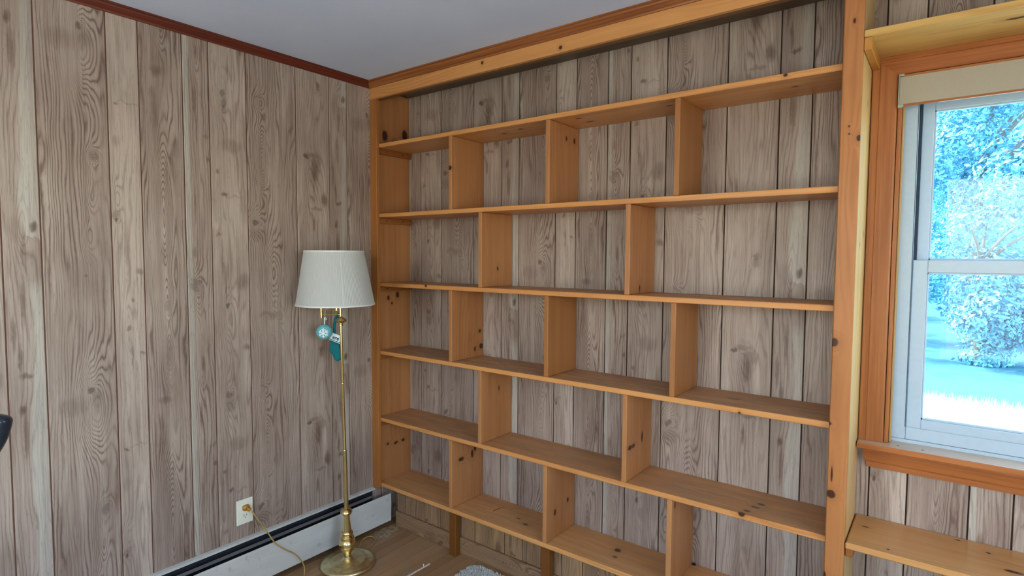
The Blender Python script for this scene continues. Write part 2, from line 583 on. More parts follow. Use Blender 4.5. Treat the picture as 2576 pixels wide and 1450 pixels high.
# ================================================================== the room
# --- floor: oak strips along y on a dark sub-floor
floor = box('floor', -.12, RX + .12, RY - .12, .14, -.10, -.012, plain('subfloor', lin('#2b1c12'), .9), bevel=0)
tag(floor, 'strip wood floor of the panelled room', kind='structure')
OAK = M('oak_strip', .42, .45)
px_, py_, pz_ = OAK.pos()
ux, vy = OAK.uv()
r_ = OAK.rand()
g1 = OAK.noise(ux * 60 + r_ * 50, vy * 2.2, r_ * 9, 1, 3)
g2 = OAK.noise(ux * 420, vy * 9, r_ * 30, 1, 2)
ck = OAK.mix((g1 * .7 + r_ * .75 - .3).clamp(), lin('#ab8660'), lin('#86623f'))
ck = OAK.mix((g2 - .45) * .7, ck, lin('#57402b'))
# old adhesive residue in the corner by the heater
dx = (px_ - .10) * (1 / .055)
dy = (py_ + .25) * (1 / .085)
res = ((dx * dx + dy * dy) * -1).exp() * OAK.noise(px_ * 45, py_ * 45, 0, 1, 4, .65).ramp(.42, .58)
ck = OAK.mix(res.ramp(.2, .6) * .75, ck, lin('#b3aa94'))
gr = OAK.noise(px_ * 8, py_ * 8, 0, 1, 3).ramp(.5, .75)
ck = OAK.mix(gr * .3, ck, lin('#8a7e72'))
OAK.color(ck)
OAK.bump(g2, .1, .0006)
OAK = OAK.mat


def uv_plank(name, x0, x1, y0, y1, z0, z1, mat, parent, fu, fv, bevel):
    bm = add_box(bmesh.new(), x0, x1, y0, y1, z0, z1, bevel)
    L = bm.loops.layers.uv.new('UVMap')
    for f in bm.faces:
        for l in f.loops:
            l[L].uv = (fu(l.vert.co), fv(l.vert.co))
    return link(name, bm, mat, parent)


xs = 0.0
while xs < RX:
    xe = min(xs + .0575, RX)
    y = RY
    while y < 0:
        ye = y + random.uniform(.7, 1.5)
        if ye > -.35:
            ye = 0.0
        uv_plank('floor_plank', xs + .0006, xe - .0006, y + .0005, ye - .0005, -.012, 0, OAK, floor,
                 lambda c, a=xs: c.x - a, lambda c: c.y, .0007)
        y = ye
    xs = xe

ceiling = box('ceiling', -.12, RX + .12, RY - .12, .14, CEIL, CEIL + .1, PLASTER, bevel=0)
tag(ceiling, 'grey white plaster ceiling', kind='structure')

# --- left wall: printed random-width planks
wall_left = box('wall_left', -.12, -.0030, RY, .14, 0, CEIL, GROOVE, bevel=0)
tag(wall_left, 'left wall clad in grey brown wood grain planks', kind='structure')
GAP = .0042


def left_plank(y0, y1, k, ph):
    return uv_plank('wall_plank', -.0048, 0, y0 + GAP / 2, y1 - GAP / 2, 0.002, CEIL - .001, PANEL[k], wall_left,
                    lambda c: c.y - y0, lambda c: c.z - ph, .0014)


G = [-1.774, -1.670, -1.460, -1.355, -1.198, -1.094, -.935, -.694, -.511, -.405]
for a, b, k in zip(G, G[1:], (8, 1, 2, 3, 4, 5, 6, 7, 8)):
    left_plank(a, b, k, .62 if a < -1.7 else 0.0)
left_plank(-.405, -.195, 1, -.067)
left_plank(-.195, -.090, 2, -.067)
left_plank(-.090, 0.0, 3, -.067)
y, k, n = -1.774, 7, 0
while y > RY + .02:
    w = min(PW[k], y - RY)
    left_plank(y - w, y, k, .62 - .3 * (n // 8))
    y -= w
    k = 8 if k == 1 else k - 1
    n += 1

# --- back wall with the window opening
WX0, WX1, WZ0, WZ1 = 2.345, 3.345, .885, 2.105
bm = bmesh.new()
add_box(bm, 0, WX0, .0045, .14, 0, CEIL)
add_box(bm, WX1, RX, .0045, .14, 0, CEIL)
add_box(bm, WX0, WX1, .0045, .14, 0, WZ0)
add_box(bm, WX0, WX1, .0045, .14, WZ1, CEIL)
wall_back = tag(link('wall_back', bm, GROOVE_D), 'back wall clad in grey brown wood grain planks', kind='structure')


def back_plank(x0, x1, k, ph, z0=.002, z1=CEIL - .001):
    uv_plank('wall_plank', x0 + GAP / 2, x1 - GAP / 2, 0, .0048, z0, z1, PANEL[k], wall_back,
             lambda c: c.x - x0, lambda c: c.z - ph, .0014)


BG = [.012, .116, .274, .508, .693, .801, 1.014, 1.123, 1.281, 1.389, 1.548, 1.789, 1.975, 2.082,
      2.295, 2.402, 2.562, 2.667, 2.826, 3.067, 3.25, 3.356, 3.566, 3.671, 3.828, 3.932, RX]
k = 4
back_plank(0, .012, 3, .30)
for a, b in zip(BG, BG[1:]):
    ph = .30 if a < .80 else (.472 if a < 2.08 else .42)
    if b > WX0 and a < WX1:
        back_plank(a, b, k, ph, .002, WZ0 - .004)
        back_plank(a, b, k, ph, WZ1 + .004, CEIL - .001)
    else:
        back_plank(a, b, k, ph)
    k = 1 if k == 8 else k + 1

# --- the two walls behind the photographer, with window openings
bm = bmesh.new()
xs_ = [-.12] + [v for w in FW for v in w] + [RX + .12]
add_box(bm, xs_[0], xs_[-1], RY - .12, RY, 0, WZ[0])
add_box(bm, xs_[0], xs_[-1], RY - .12, RY, WZ[1], CEIL)
for a, b in ((xs_[0], xs_[1]), (xs_[2], xs_[3]), (xs_[4], xs_[5])):
    add_box(bm, a, b, RY - .12, RY, WZ[0], WZ[1])
tag(link('wall_front', bm, WALLPAINT), 'cream wall with two window openings behind the photographer', kind='structure')
bm = bmesh.new()
add_box(bm, RX, RX + .12, RY, .14, 0, WZ[0])
add_box(bm, RX, RX + .12, RY, .14, WZ[1], CEIL)
add_box(bm, RX, RX + .12, RY, RW[0], WZ[0], WZ[1])
add_box(bm, RX, RX + .12, RW[1], .14, WZ[0], WZ[1])
tag(link('wall_right', bm, WALLPAINT), 'cream right wall with one window opening', kind='structure')

# --- crown mouldings
YF = -.2588            # front of the face frame
CR = .031
ZC = 2.390


def crown_profile(sgn, base):
    pts = [(0, ZC), (.006, ZC), (.008, ZC + .006), (.014, ZC + .010), (.022, ZC + .020), (.024, ZC + .026), (CR, ZC + .028), (CR, CEIL), (0, CEIL)]
    return [(base + sgn * p, q) for p, q in pts]


bm = extrude_profile(bmesh.new(), crown_profile(1, 0), 'y', RY, YF, None, lambda p, q: -p)
tag(link('trim_1', bm, CROWN), 'dark red brown crown moulding above the left wall', kind='structure')
bm = extrude_profile(bmesh.new(), crown_profile(-1, YF), 'x', 0, RX, lambda p, q: (YF - p), None)
tag(link('trim_2', bm, CROWN_X), 'red brown crown moulding above the bookcase', kind='structure')

# ================================================================== built-in bookcase
DS, T = -.2394, .0205
ZT = [2.0994, 1.7297, 1.3605, .9905, .6225, .2587]
XA, XB = [.5581, 1.1171, 1.6771], [.7457, 1.4891]
P0, P1 = 2.2055, 2.2590           # right post front
SX0, SX1 = .027, 2.232            # shelf ends
bc = empty('bookcase', (1.13, -.12, 0), 'large built-in honey pine bookcase of staggered open cubbies along the back wall', 'bookcase')
KN = {
    'side_l': [(.027, -.1787, 2.154, .0205, 1.5), (.027, -.0359, 2.178, .021, 1.5), (.027, -.1174, 2.125, .0138, 1),
               (.027, -.1614, 1.2723, .009, 1.6), (.027, -.0952, 1.2865, .0114, 1.6), (.027, -.1361, 1.242, .0068, 1.2),
               (.027, -.1713, .4548, .0094, .8), (.027, -.1164, .445, .010, .8), (.027, -.1060, .449, .007, 1), (.027, -.0598, .4489, .012, .8)],
    'post': [(2.2098, YF, 1.2466, .0135, 1.05), (2.2177, YF, .7689, .0134, 1.05), (2.2575, YF, 1.8655, .0085, 1.2),
             (2.2336, YF, 2.212, .0045, 1.8), (2.2295, YF, 1.9028, .0028, 1.2), (2.2303, YF, 1.8803, .0028, 1.2),
             (2.2072, YF, .9917, .0058, 1), (2.2061, YF, .5073, .007, 1.4), (2.2180, YF, .835, .0030, 9)],
    'side_r': [(2.259, -.1592, 1.5482, .0059, 1.6), (2.259, -.0769, 1.5845, .0060, 2.2), (2.259, -.0989, 2.0003, .0045, 3)],
    's1': [(2.0435, DS, 2.0929, .006, 1.2), (2.0519, -.1371, 2.079, .006, 2), (.9265, -.1567, 2.079, .0085, 1.8), (.8085, -.1281, 2.079, .0085, 2),
           (1.2396, -.1787, 2.079, .0069, 2), (1.2515, -.1005, 2.079, .009, 2.2), (1.62, -.15, 2.079, .007, 2)],
    's3': [(.4009, DS, 1.3569, .0081, 1)],
    's4': [(1.9305, DS, .9723, .006, 1), (1.88, -.12, .9905, .010, 2.6)],
    's5': [(1.9464, -.236, .6225, .012, 1.0), (1.9560, -.205, .6225, .009, 1.4), (1.971, -.1563, .6225, .0085, 1.8), (1.9818, -.119, .6225, .0095, 1.5)],
    's6': [(1.409, -.0958, .2587, .015, 1), (1.4251, -.1527, .2587, .008, 1.4), (.9612, -.1471, .2587, .009, 1.6), (.9000, -.12, .2587, .005, 2)],
    'rail': [(1.1997, YF, 2.3514, .0088, 1), (.7847, YF, 2.3727, .0077, 1)],
    'A0r0': [(.5681, DS, 1.9283, .0117, 1)],
    'A1r0': [(1.1376, -.1067, 2.0199, .007, 1.6), (1.1376, -.0401, 2.0186, .009, 1.5)],
    'B0r1': [(.7662, -.1185, 1.4473, .0055, 2)],
    'B1r1': [(1.5096, -.1438, 1.3819, .006, 2.5)],
    'A0r2': [(.5786, -.0298, 1.1219, .010, 1), (.5786, -.0201, 1.0425, .0145, 1.1), (.5786, -.0669, 1.034, .0075, 1.8)],
    'B0r3': [(.7662, -.1056, .8653, .005, 2.4)],
    'B1r3': [(1.5096, -.2054, .7536, .018, .6), (1.5096, -.175, .7536, .014, .7), (1.5096, -.0954, .769, .008, 3.0)],
    'A0r4': [(.5786, -.1714, .4896, .021, .5), (.5786, -.0870, .495, .010, 2.2), (.5786, -.0650, .520, .010, 2)],
    'A1r4': [(1.1376, -.1697, .3735, .009, 1.7), (1.1376, -.0636, .3948, .009, 1.2)],
    'A2r4': [(1.6976, -.2067, .5725, .007, 2)],
}


def bpart(name, x0, x1, y0, y1, z0, z1, mat, bevel=.0015):
    return box(name, x0, x1, y0, y1, z0, z1, mat, bc, bevel)


SIDE = dict(c0='#b67f50', c1='#925c34')
bpart('side_panel', .0005, .027, DS, -.0006, .232, ZC, pine('pine_side_left', 'z', KN['side_l'], **SIDE))
bpart('stile', .0005, .053, YF, DS, .233, 2.3328, pine('pine_stile', 'z', c0='#b07540', c1='#8f5726'))
bpart('top_rail', .0005, P0 - .0005, YF, DS, 2.3328, ZC + .02, pine('pine_rail', 'x', KN['rail']))
bpart('nailer', .028, P0 - .001, DS + .0005, DS + .028, 2.3335, ZC, pine('pine_nailer_shaded', 'x', c0='#7a5530', c1='#5e3c1c'))  # shade behind the rail is put into this darker pine colour
bpart('top_panel', .0275, SX1, DS + .0285, -.0008, 2.392, 2.412, pine('pine_top_shaded', 'x', c0='#5c4a35', c1='#4a3a28'))  # pine darkened in colour to stand in for the deep shade here
bpart('post', P0, P1, YF, DS, .0005, ZC + .02, pine('pine_post', 'z', KN['post'], c0='#b87a47', c1='#965b2e'), .003)
bpart('side_panel', SX1 + .0005, P1 - .0004, DS, -.0006, .0005, ZC, pine('pine_side_right_lit', 'z', KN['side_r'], c0='#dcc08a', c1='#c49a5c'))  # paler than the other pine: window light on this face is painted in
for i, z in enumerate(ZT):
    key = 's%d' % (i + 1)
    bpart('shelf', SX0 + .0005, SX1, DS, -.0008, z - T, z,
          pine('pine_shelf_%d' % (i + 1), 'x', KN.get(key, ()), dusty=(.0, .35, .75, .75, .55, .35)[i]), .002)
    if i < 5:
        cl = bpart('cleat', .0275, .046, DS + .003, -.004, z - T - .030, z - T - .0005, PINE_Y)
        for yy in (-.185, -.07):
            bm = lathe(bmesh.new(), [(.0005, .0), (.0035, 0), (.0035, .0006), (.0005, .0008)], 10,
                       lambda p, yy=yy, z=z: Vector((.046 + p.z, yy + p.x, z - T - .015 + p.y)))
            link('screw', bm, SLOT, cl)
for r in range(5):
    for n, X in ((('A', XA)) if r % 2 == 0 else (('B', XB)),):
        for j, x in enumerate(X):
            zt, zb = ZT[r] - T, ZT[r + 1]
            kk = KN.get('%s%dr%d' % (n, j, r), ())
            mat = pine('pine_divider_%s%d%d' % (n, j, r), 'z', kk, **SIDE) if kk else PINE_Z
            bpart('divider', x, x + T, DS + .0005, -.0035, zb + .0006, zt - .0006, mat, .0018)
for x in (.530, 1.090, 1.650):
    bpart('leg', x, x + .045, -.2085, -.1735, .0005, ZT[5] - T - .0005, pine('pine_leg', 'z', c0='#7c4c22', c1='#633a14'), .003)
# boxed-in kick below the bottom shelf, faced with the same planks
KICK = {k: panel_material(k, lin('#80603f'), lin('#a8845c'), False) for k in range(1, 9)}
kg = [.0885, .157, .262, .4226, .660, .847, .954, 1.169, 1.275, 1.432, 1.536, 1.695, 1.936, 2.12, P0]
for (a, b), k in zip(zip(kg, kg[1:]), (3, 4, 5, 6, 7, 8, 1, 2, 3, 4, 5, 6, 7, 8)):
    uv_plank('kick_plank', a + GAP / 2, b - GAP / 2, -.1605, -.154, .086, ZT[5] - T - .0005, KICK[k], bc,
             lambda c, a=a: c.x - a, lambda c: c.z + .37, .0014)
box('kick_backing', .0885, P0, -.154, -.148, .001, ZT[5] - T - .001, GROOVE, bc, 0)
uv_plank('kick_board', .0885, P0, -.172, -.1545, .0005, .0855, KICK[6], bc, lambda c: c.z + .02, lambda c: c.x * .8, .002)

# ================================================================== window
win = empty('window_1', (2.845, 0, WZ0), 'white double hung window with red brown casing beside the bookcase', kind='structure')


def casing(x_out, x_in):
    s = 1 if x_in > x_out else -1
    f = lambda d, y: (x_out + s * d, y)
    return [f(0, -.0004), f(0, -.0195), f(.002, -.0205), f(.019, -.0205), f(.0205, -.0190), f(.022, -.0205), f(.066, -.0195), f(.0695, -.0180), f(.071, -.0150), f(.071, -.0004)]


ST = .894
for xo, xi in ((2.261, 2.332), (3.429, 3.358)):
    bm = extrude_profile(bmesh.new(), casing(xo, xi), 'z', ST + .0005, 2.0953, None, lambda p, q, xi=xi: abs(p - xi) * (.0627 / .071))
    link('casing', bm, CEDAR_Z, win)
pts = [(-.0004, 2.158), (-.0195, 2.158), (-.0205, 2.156), (-.0205, 2.142), (-.0190, 2.1405), (-.0205, 2.139), (-.0195, 2.0995), (-.0180, 2.0965), (-.0150, 2.0953), (-.0004, 2.0953)]
bm = extrude_profile(bmesh.new(), pts, 'x', 2.332, 3.358, lambda p, q: -(q - 2.0953) * (.071 / .0627), lambda p, q: (q - 2.0953) * (.071 / .0627))
link('head_casing', bm, CEDAR_X, win)
# wooden jamb liner with its stop bead
for a, b, c, d in ((2.3335, 2.345, 2.345, 2.352), (3.3565, 3.345, 3.345, 3.338)):
    box('jamb', min(a, b), max(a, b), -.013, .045, ST + .001, 2.10, CEDAR_Z, win, .001)
    box('stop_bead', min(c, d), max(c, d), .004, .026, ST + .001, 2.09, pine('pale_bead', 'z', c0='#b8925f', c1='#a07a48'), win, .002)
box('head_jamb', 2.345, 3.345, -.013, .045, 2.09, 2.104, CEDAR_X, win, .001)
# vinyl frame
TRACK = plain('shaded_track', lin('#1b2a3d'), .6)  # shade of the recess beside the sash, put into a dark colour
for x0, x1 in ((2.3452, 2.389), (3.301, 3.3448)):
    box('frame_jamb', x0, x1, .030, .115, .905, 2.09, VINYL, win, .002)
    box('track', x1 + .0001 if x0 < 2.5 else x0 - .007, x1 + .007 if x0 < 2.5 else x0 - .0005, .072, .115, .905, 2.09, TRACK, win, .001)
    box('gap_strip', x1 - .0016 if x0 < 2.5 else x0 + .0001, x1 - .0001 if x0 < 2.5 else x0 + .0016, .0288, .0299, .948, 2.04, TRACK, win, 0)  # dark strip laid on as the shaded line between jamb and sash
box('frame_head', 2.3452, 3.3448, .0455, .115, 2.0905, 2.1048, VINYL, win, .001)
box('frame_head', 2.389, 3.301, .030, .115, 2.045, 2.09, VINYL, win, .002)
box('frame_sill', 2.3452, 3.3448, .030, .115, WZ0 + .0003, .9045, VINYL, win, .002)
GLASS = M('window_glass')
nt = GLASS.nt
nt.nodes.remove(GLASS.b)
tr = nt.nodes.new('ShaderNodeBsdfTransparent')
tr.inputs[0].default_value = (.72, .94, 1.0, 1)
gl = nt.nodes.new('ShaderNodeBsdfGlossy')
gl.inputs['Roughness'].default_value = .01
fr = nt.nodes.new('ShaderNodeFresnel')
fr.inputs[0].default_value = 1.45
mx = nt.nodes.new('ShaderNodeMixShader')
nt.links.new(fr.outputs[0], mx.inputs[0])
nt.links.new(tr.outputs[0], mx.inputs[1])
nt.links.new(gl.outputs[0], mx.inputs[2])
nt.links.new(mx.outputs[0], nt.nodes['Material Output'].inputs[0])
GLASS = GLASS.mat


def sash(name, x0, x1, z0, z1, y0, y1, st, rb, rt_):
    """stiles st, bottom rail rb, top rail rt_ ; pane as a sub-part"""
    bm = bmesh.new()
    add_box(bm, x0, x0 + st, y0, y1, z0, z1, .002)
    add_box(bm, x1 - st, x1, y0, y1, z0, z1, .002)
    add_box(bm, x0 + st, x1 - st, y0, y1, z0, z0 + rb, .002)
    add_box(bm, x0 + st, x1 - st, y0, y1, z1 - rt_, z1, .002)
    o = link(name, bm, VINYL, win)
    bm = bmesh.new()
    ym = (y0 + y1) / 2 + .003
    v = [bm.verts.new(c) for c in ((x0 + st, ym, z0 + rb), (x1 - st, ym, z0 + rb), (x1 - st, ym, z1 - rt_), (x0 + st, ym, z1 - rt_))]
    bm.faces.new(v)
    link('pane', bm, GLASS, o)
    bm = bmesh.new()
    for a, b, c, d in ((x0 + st, x0 + st + .005, z0 + rb, z1 - rt_), (x1 - st - .005, x1 - st, z0 + rb, z1 - rt_),
                       (x0 + st, x1 - st, z0 + rb, z0 + rb + .006), (x0 + st, x1 - st, z1 - rt_ - .005, z1 - rt_)):
        add_box(bm, a, b, y0 + .006, ym - .0005, c, d, .001)
    link('glazing_bead', bm, VINYL, o)
    return o


sash('upper_sash', 2.3965, 3.2935, 1.462, 2.044, .078, .104, .033, .040, .055)
lo_s = sash('lower_sash', 2.3895, 3.3005, .9055, 1.5015, .040, .070, .040, .070, .040)
box('sill_lip', 2.3895, 3.3005, .034, .0395, .905, .946, VINYL, lo_s, .0015)
# stool and apron
STOOL = M('stool_wood_pale_top', .22, .5)
_p = STOOL.pos()
_g = STOOL.noise(_p[0] * 3, _p[1] * 120, _p[2] * 60, 1, 3)
_w = STOOL.noise(_p[0] * 3, _p[1] * 20, 0, 1, 3)
_c = STOOL.mix(_g.ramp(.3, .7), lin('#ad6a3a'), lin('#96562c'))
_top = STOOL.normal()[2].ramp(.7, .95)
STOOL.color(STOOL.mix(_top * _w.ramp(.2, .7, .55, 1), _c, lin('#c2a98f')))  # upward faces mixed towards a paler tone in patches
STOOL = STOOL.mat
pts = [(-.0635, ST - .0190), (-.0655, ST - .016), (-.0655, ST - .004), (-.0620, ST), (.0295, ST), (.0295, ST - .019)]
bm = extrude_profile(bmesh.new(), pts, 'x', 2.2625, 3.4275)
link('stool', bm, STOOL, win)
ZA = .803
pts = [(-.0004, ZA), (-.013, ZA), (-.0135, ZA + .018), (-.0160, ZA + .022), (-.0215, ZA + .040), (-.0245, ZA + .052), (-.0225, ZA + .056), (-.0225, ZA + .0715), (-.0004, ZA + .0715)]
bm = extrude_profile(bmesh.new(), pts, 'x', 2.272, 3.418, lambda p, q: .013 + p * .5 + (ZA + .0715 - q) * .12, lambda p, q: -.013 - p * .5)
link('apron', bm, CEDAR_X, win)
for sx in (2.374, 2.44, 3.1):
    bm = lathe(bmesh.new(), [(.0003, 0), (.0032, 0), (.0032, .0004), (.0003, .0006)], 10, lambda p, sx=sx: p + Vector((sx, -.028, ST)))
    link('nail_hole', bm, SLOT, win)

# --- roller shade drawn up under the head casing
FABRIC = plain('beige_shade_fabric', lin('#a39a8a'), .8, .2, speck=.04, scale=500)
CLEAR = M('clear_plastic', .15, .5)
CLEAR.b.inputs['Transmission Weight'].default_value = .55
CLEAR.color(lin('#e4ead8'))
CLEAR = CLEAR.mat
rs = empty('roller_shade', (2.845, .0, 2.0), 'beige roller shade cassette pulled up at the top of the window', 'window shade')
box('fascia', 2.3365, 3.3445, -.0245, -.0185, 1.9995, 2.0865, FABRIC, rs, .001)
for z0, z1 in ((1.9935, 1.9995), (2.0865, 2.0925)):
    box('edge_strip', 2.349, 3.332, -.0250, -.0150, z0, z1, CEDAR_X, rs, .0008)
for x0, x1, xa, xb in ((2.3335, 2.3365, 2.3365, 2.349), (3.3445, 3.3475, 3.332, 3.3445)):
    bm = add_box(bmesh.new(), x0, x1, -.0285, .0295, 1.9890, 2.0945, .0008)
    add_box(bm, xa, xb, -.0285, -.0255, 1.9890, 1.9985, .0006)
    add_box(bm, xa, xb, -.0285, -.0255, 2.0870, 2.0945, .0006)
    link('end_bracket', bm, CLEAR, rs)
bm = lathe(bmesh.new(), [(.021, 2.353), (.021, 3.331)], 24, lambda p: Vector((p.z, .004 + p.x, 2.045 + p.y)))
link('fabric_roll', bm, FABRIC, rs, True)

# ================================================================== wall shelves over and under the window
ws1 = empty('wall_shelf', (2.84, -.13, 2.158), 'pine shelf running above the window from the bookcase post', 'shelf')
box('board', P1 + .0008, 3.60, YF, -.0006, 2.158, 2.1785, pine('pine_over_window_lit', 'x', [(2.606, -.1734, 2.158, .0085, 3.2)], c0='#d2a962', c1='#b58646'), ws1, .002)  # yellower than plain pine; some of the window light is in the colour
box('cleat', P1 + .0008, P1 + .0215, YF + .004, -.0225, 2.121, 2.1575, pine('pine_cleat_a', 'y', c0='#c48a44', c1='#a56a28'), ws1, .0015)
box('cleat', 3.575, 3.5955, YF + .004, -.0225, 2.121, 2.1575, PINE_Y, ws1, .0015)
box('shadow_rail', P1 + .0008, 3.60, YF, DS, 2.3328, ZC + .02, PINE_X, ws1, .0015)  # out-of-view rail, added to darken the planks above the shelf
box('end_panel', 3.575, 3.5995, DS + .0005, -.0006, 2.179, ZC + .02, PINE_Z, ws1, .0015)
ws2 = empty('wall_shelf', (2.84, -.13, .607), 'pine shelf running below the window sill from the bookcase post', 'shelf')
box('board', P1 + .0025, 3.60, YF - .002, -.0006, .6075, .628,
    pine('pine_under_window', 'x', [(2.3707, -.2283, .628, .004, 1), (2.6107, -.068, .628, .006, 1), (2.5397, -.026, .628, .004, 2), (2.662, -.1592, .628, .009, 2.5), (2.30, -.10, .628, .004, 2.5)],
         c0='#d09a62', c1='#b27a40', rough=.3), ws2, .004)
for xa in (P1 + .0008, 3.575):
    box('cleat', xa, xa + .022, YF + .012, -.004, .578, .607, PINE_Y, ws2, .003)

# ================================================================== baseboard heater
ht = empty('baseboard_heater', (.035, -1.6, 0), 'long cream hydronic baseboard heater along the foot of the left wall', 'heater')
YE, YS = -.262, -3.0
prof = [(.0006, .036), (.0016, .036), (.0016, .2305), (.020, .2290), (.0245, .2265), (.0250, .2220), (.0258, .2220), (.0256, .2275), (.0205, .2302), (.0016, .2325), (.0006, .2325)]
link('back_panel', extrude_profile(bmesh.new(), prof, 'y', YS, YE), HEATER, ht)
prof = [(.0680, .0360), (.0690, .0350), (.0715, .0380), (.0725, .1430), (.0712, .1440), (.0725, .1450), (.0710, .1830), (.0690, .1880), (.0655, .1890), (.0650, .1870), (.0680, .1850), (.0695, .1800), (.0705, .0385)]
bm = extrude_profile(bmesh.new(), prof, 'y', YS, -.190)
link('front_cover', bm, HEATER, ht)
link('damper', extrude_profile(bmesh.new(), [(.036, .2015), (.050, .1945), (.052, .1960), (.038, .2035)], 'y', YS, YE - .03), FIN, ht)
bm = bmesh.new()
yy = YS + .02
while yy < -.30:
    add_box(bm, .006, .060, yy, yy + .0006, .075, .150)
    yy += .012
fo = link('heating_fin', bm, FIN, ht)
fo['kind'] = 'stuff'
bm = tube(bmesh.new(), [(.034, YS, .112), (.034, -.20, .112)], .012, 14, 1)
link('water_pipe', bm, plain('copper_pipe', lin('#8a5a3a'), .4, metal=.8), ht)
box('inner_back', .0018, .004, YS, YE - .002, .036, .216, DARK, ht, 0)
for yy in (-.5, -1.2, -1.9, -2.6):
    link('bracket', extrude_profile(bmesh.new(), [(.004, .036), (.066, .036), (.066, .160), (.030, .196), (.004, .196)], 'y', yy, yy + .002), DARK, ht)

# ================================================================== wall outlet
oy, oz = -.981, .3525
ot = empty('wall_outlet', (0, oy, oz), 'ivory duplex wall outlet above the heater', 'outlet')
box('plate', .0002, .0052, oy - .0375, oy + .0375, oz - .0565, oz + .0565, IVORY, ot, .0022)
for k in (-1, 1):
    bm = bmesh.new()
    vsn = []
    for i in range(28):
        a = 2 * PI * i / 28
        vsn.append((max(-.0175, min(.0175, .0195 * math.cos(a))), max(-.0145, min(.0145, .0175 * math.sin(a)))))
    extrude_profile(bm, [(oy + p, oz + k * .0195 + q) for p, q in vsn], 'x', .0052, .0072)
    rc = link('receptacle', bm, IVORY, ot)
    for dy_, w_, h_ in ((-.0062, .0022, .0085), (.0062, .0022, .0070)):
        box('slot', .0071, .0075, oy + dy_ - w_ / 2, oy + dy_ + w_ / 2, oz + k * .0195 + .0035 - h_ / 2, oz + k * .0195 + .0035 + h_ / 2, SLOT, rc, 0)
    bm = lathe(bmesh.new(), [(.0002, 0), (.0024, 0), (.0024, .0004), (.0002, .0004)], 10,
               lambda p, k=k: Vector((.0071 + p.z, oy + p.x, oz + k * .0195 - .0065 + p.y)))
    link('slot', bm, SLOT, rc)
bm = lathe(bmesh.new(), [(.0002, 0), (.003, 0), (.0025, .0009), (.0002, .0011)], 12, lambda p: Vector((.0051 + p.z, oy + p.x, oz + p.y)))
link('screw', bm, IVORY, ot)

# ================================================================== floor lamp
LC = Vector((.206, -.580, 0))
RT = Vector((math.cos(YAW), math.sin(YAW), 0))
BK = Vector((-math.sin(YAW), math.cos(YAW), 0))      # away from the photographer


def lp(p):
    """lamp-local (x to the right in the picture, y away, z up) -> room; the column leans slightly"""
    lean = -.0180 * max(0.0, p[2] - .03)
    return LC + RT * (p[0] + lean) + BK * p[1] + Vector((0, 0, p[2]))


lamp = empty('floor_lamp', LC, 'brass swing-arm floor lamp with a white pleated shade in the corner', 'lamp')


def lpart(name, prof, mat, segs=48, parent=None, cx=0.0, cy=0.0, deg=40):
    bm = lathe(bmesh.new(), prof, segs, lambda p: lp((p.x + cx, p.y + cy, p.z)))
    return smooth_angle(link(name, bm, mat, parent or lamp), deg)


lpart('base', [(.126, .0008), (.130, .003), (.1315, .010), (.129, .015), (.121, .019), (.112, .0205), (.092, .0215), (.088, .0250), (.083, .0262), (.080, .0238),
               (.060, .0252), (.040, .0290), (.024, .0350), (.018, .0420)], BRASS_DULL, 72)
lpart('turned_stem', [(.018, .0415), (.0155, .0500), (.0160, .0580), (.0240, .0680), (.0360, .0850), (.0405, .1020), (.0385, .1180), (.0300, .1280), (.0330, .1330), (.0335, .1390),
                      (.0290, .1450), (.0250, .1490), (.0290, .1540), (.0300, .1600), (.0260, .1680), (.0225, .1700), (.0205, .1850), (.0150, .2380), (.0150, .2480),
                      (.0240, .2530), (.0285, .2630), (.0250, .2730), (.0150, .2790), (.0130, .2800)], BRASS, 40)
pole = lpart('pole', [(.0115, .279), (.0098, .5630), (.0098, .5650)], BRASS, 24)
lpart('pole_joint', [(.0102, .564), (.0108, .566), (.0102, .568)], BRASS, 20, pole)
lpart('pole_joint', [(.0080, .889), (.0088, .891), (.0080, .894)], BRASS, 20, pole)
lpart('pole', [(.0084, .566), (.0074, .890)], BRASS, 24)
lpart('pole', [(.0068, .892), (.0060, 1.172)], BRASS, 24)
lpart('cap', [(.0072, 1.170), (.0105, 1.172), (.0105, 1.177), (.0080, 1.180), (.0130, 1.184), (.0235, 1.190), (.0270, 1.1965), (.0240, 1.203), (.0140, 1.211), (.0070, 1.216)], BRASS, 36)
lpart('swivel', [(.0050, 1.216), (.0050, 1.232), (.0072, 1.233), (.0072, 1.237), (.0052, 1.238), (.0052, 1.285)], BRASS, 20)
arm = link('swing_arm', tube(bmesh.new(), [lp((.0, .0, 1.224)), lp((-.050, .012, 1.224)), lp((-.0985, .020, 1.224))], .0040, 10, 4), BRASS, lamp, True)
link('swing_arm', tube(bmesh.new(), [lp((-.0985, .020, 1.245)), lp((-.060, .012, 1.246)), lp((-.020, .004, 1.246))], .0040, 10, 4), BRASS, lamp, True)
lpart('arm_pivot', [(.0020, 1.2050), (.0056, 1.2062), (.0056, 1.2545), (.0020, 1.2560)], BRASS, 20, None, -.0985, .020)
lpart('socket', [(.006, 1.243), (.006, 1.29), (.017, 1.30), (.017, 1.35), (.012, 1.355)], BRASS, 24, None, -.020, .004)
BULB = plain('frosted_bulb', lin('#e8e6de'), .4)
lpart('bulb', [(.012, 1.352), (.014, 1.37), (.028, 1.40), (.030, 1.42), (.024, 1.44), (.008, 1.452)], BULB, 24, None, -.020, .004)
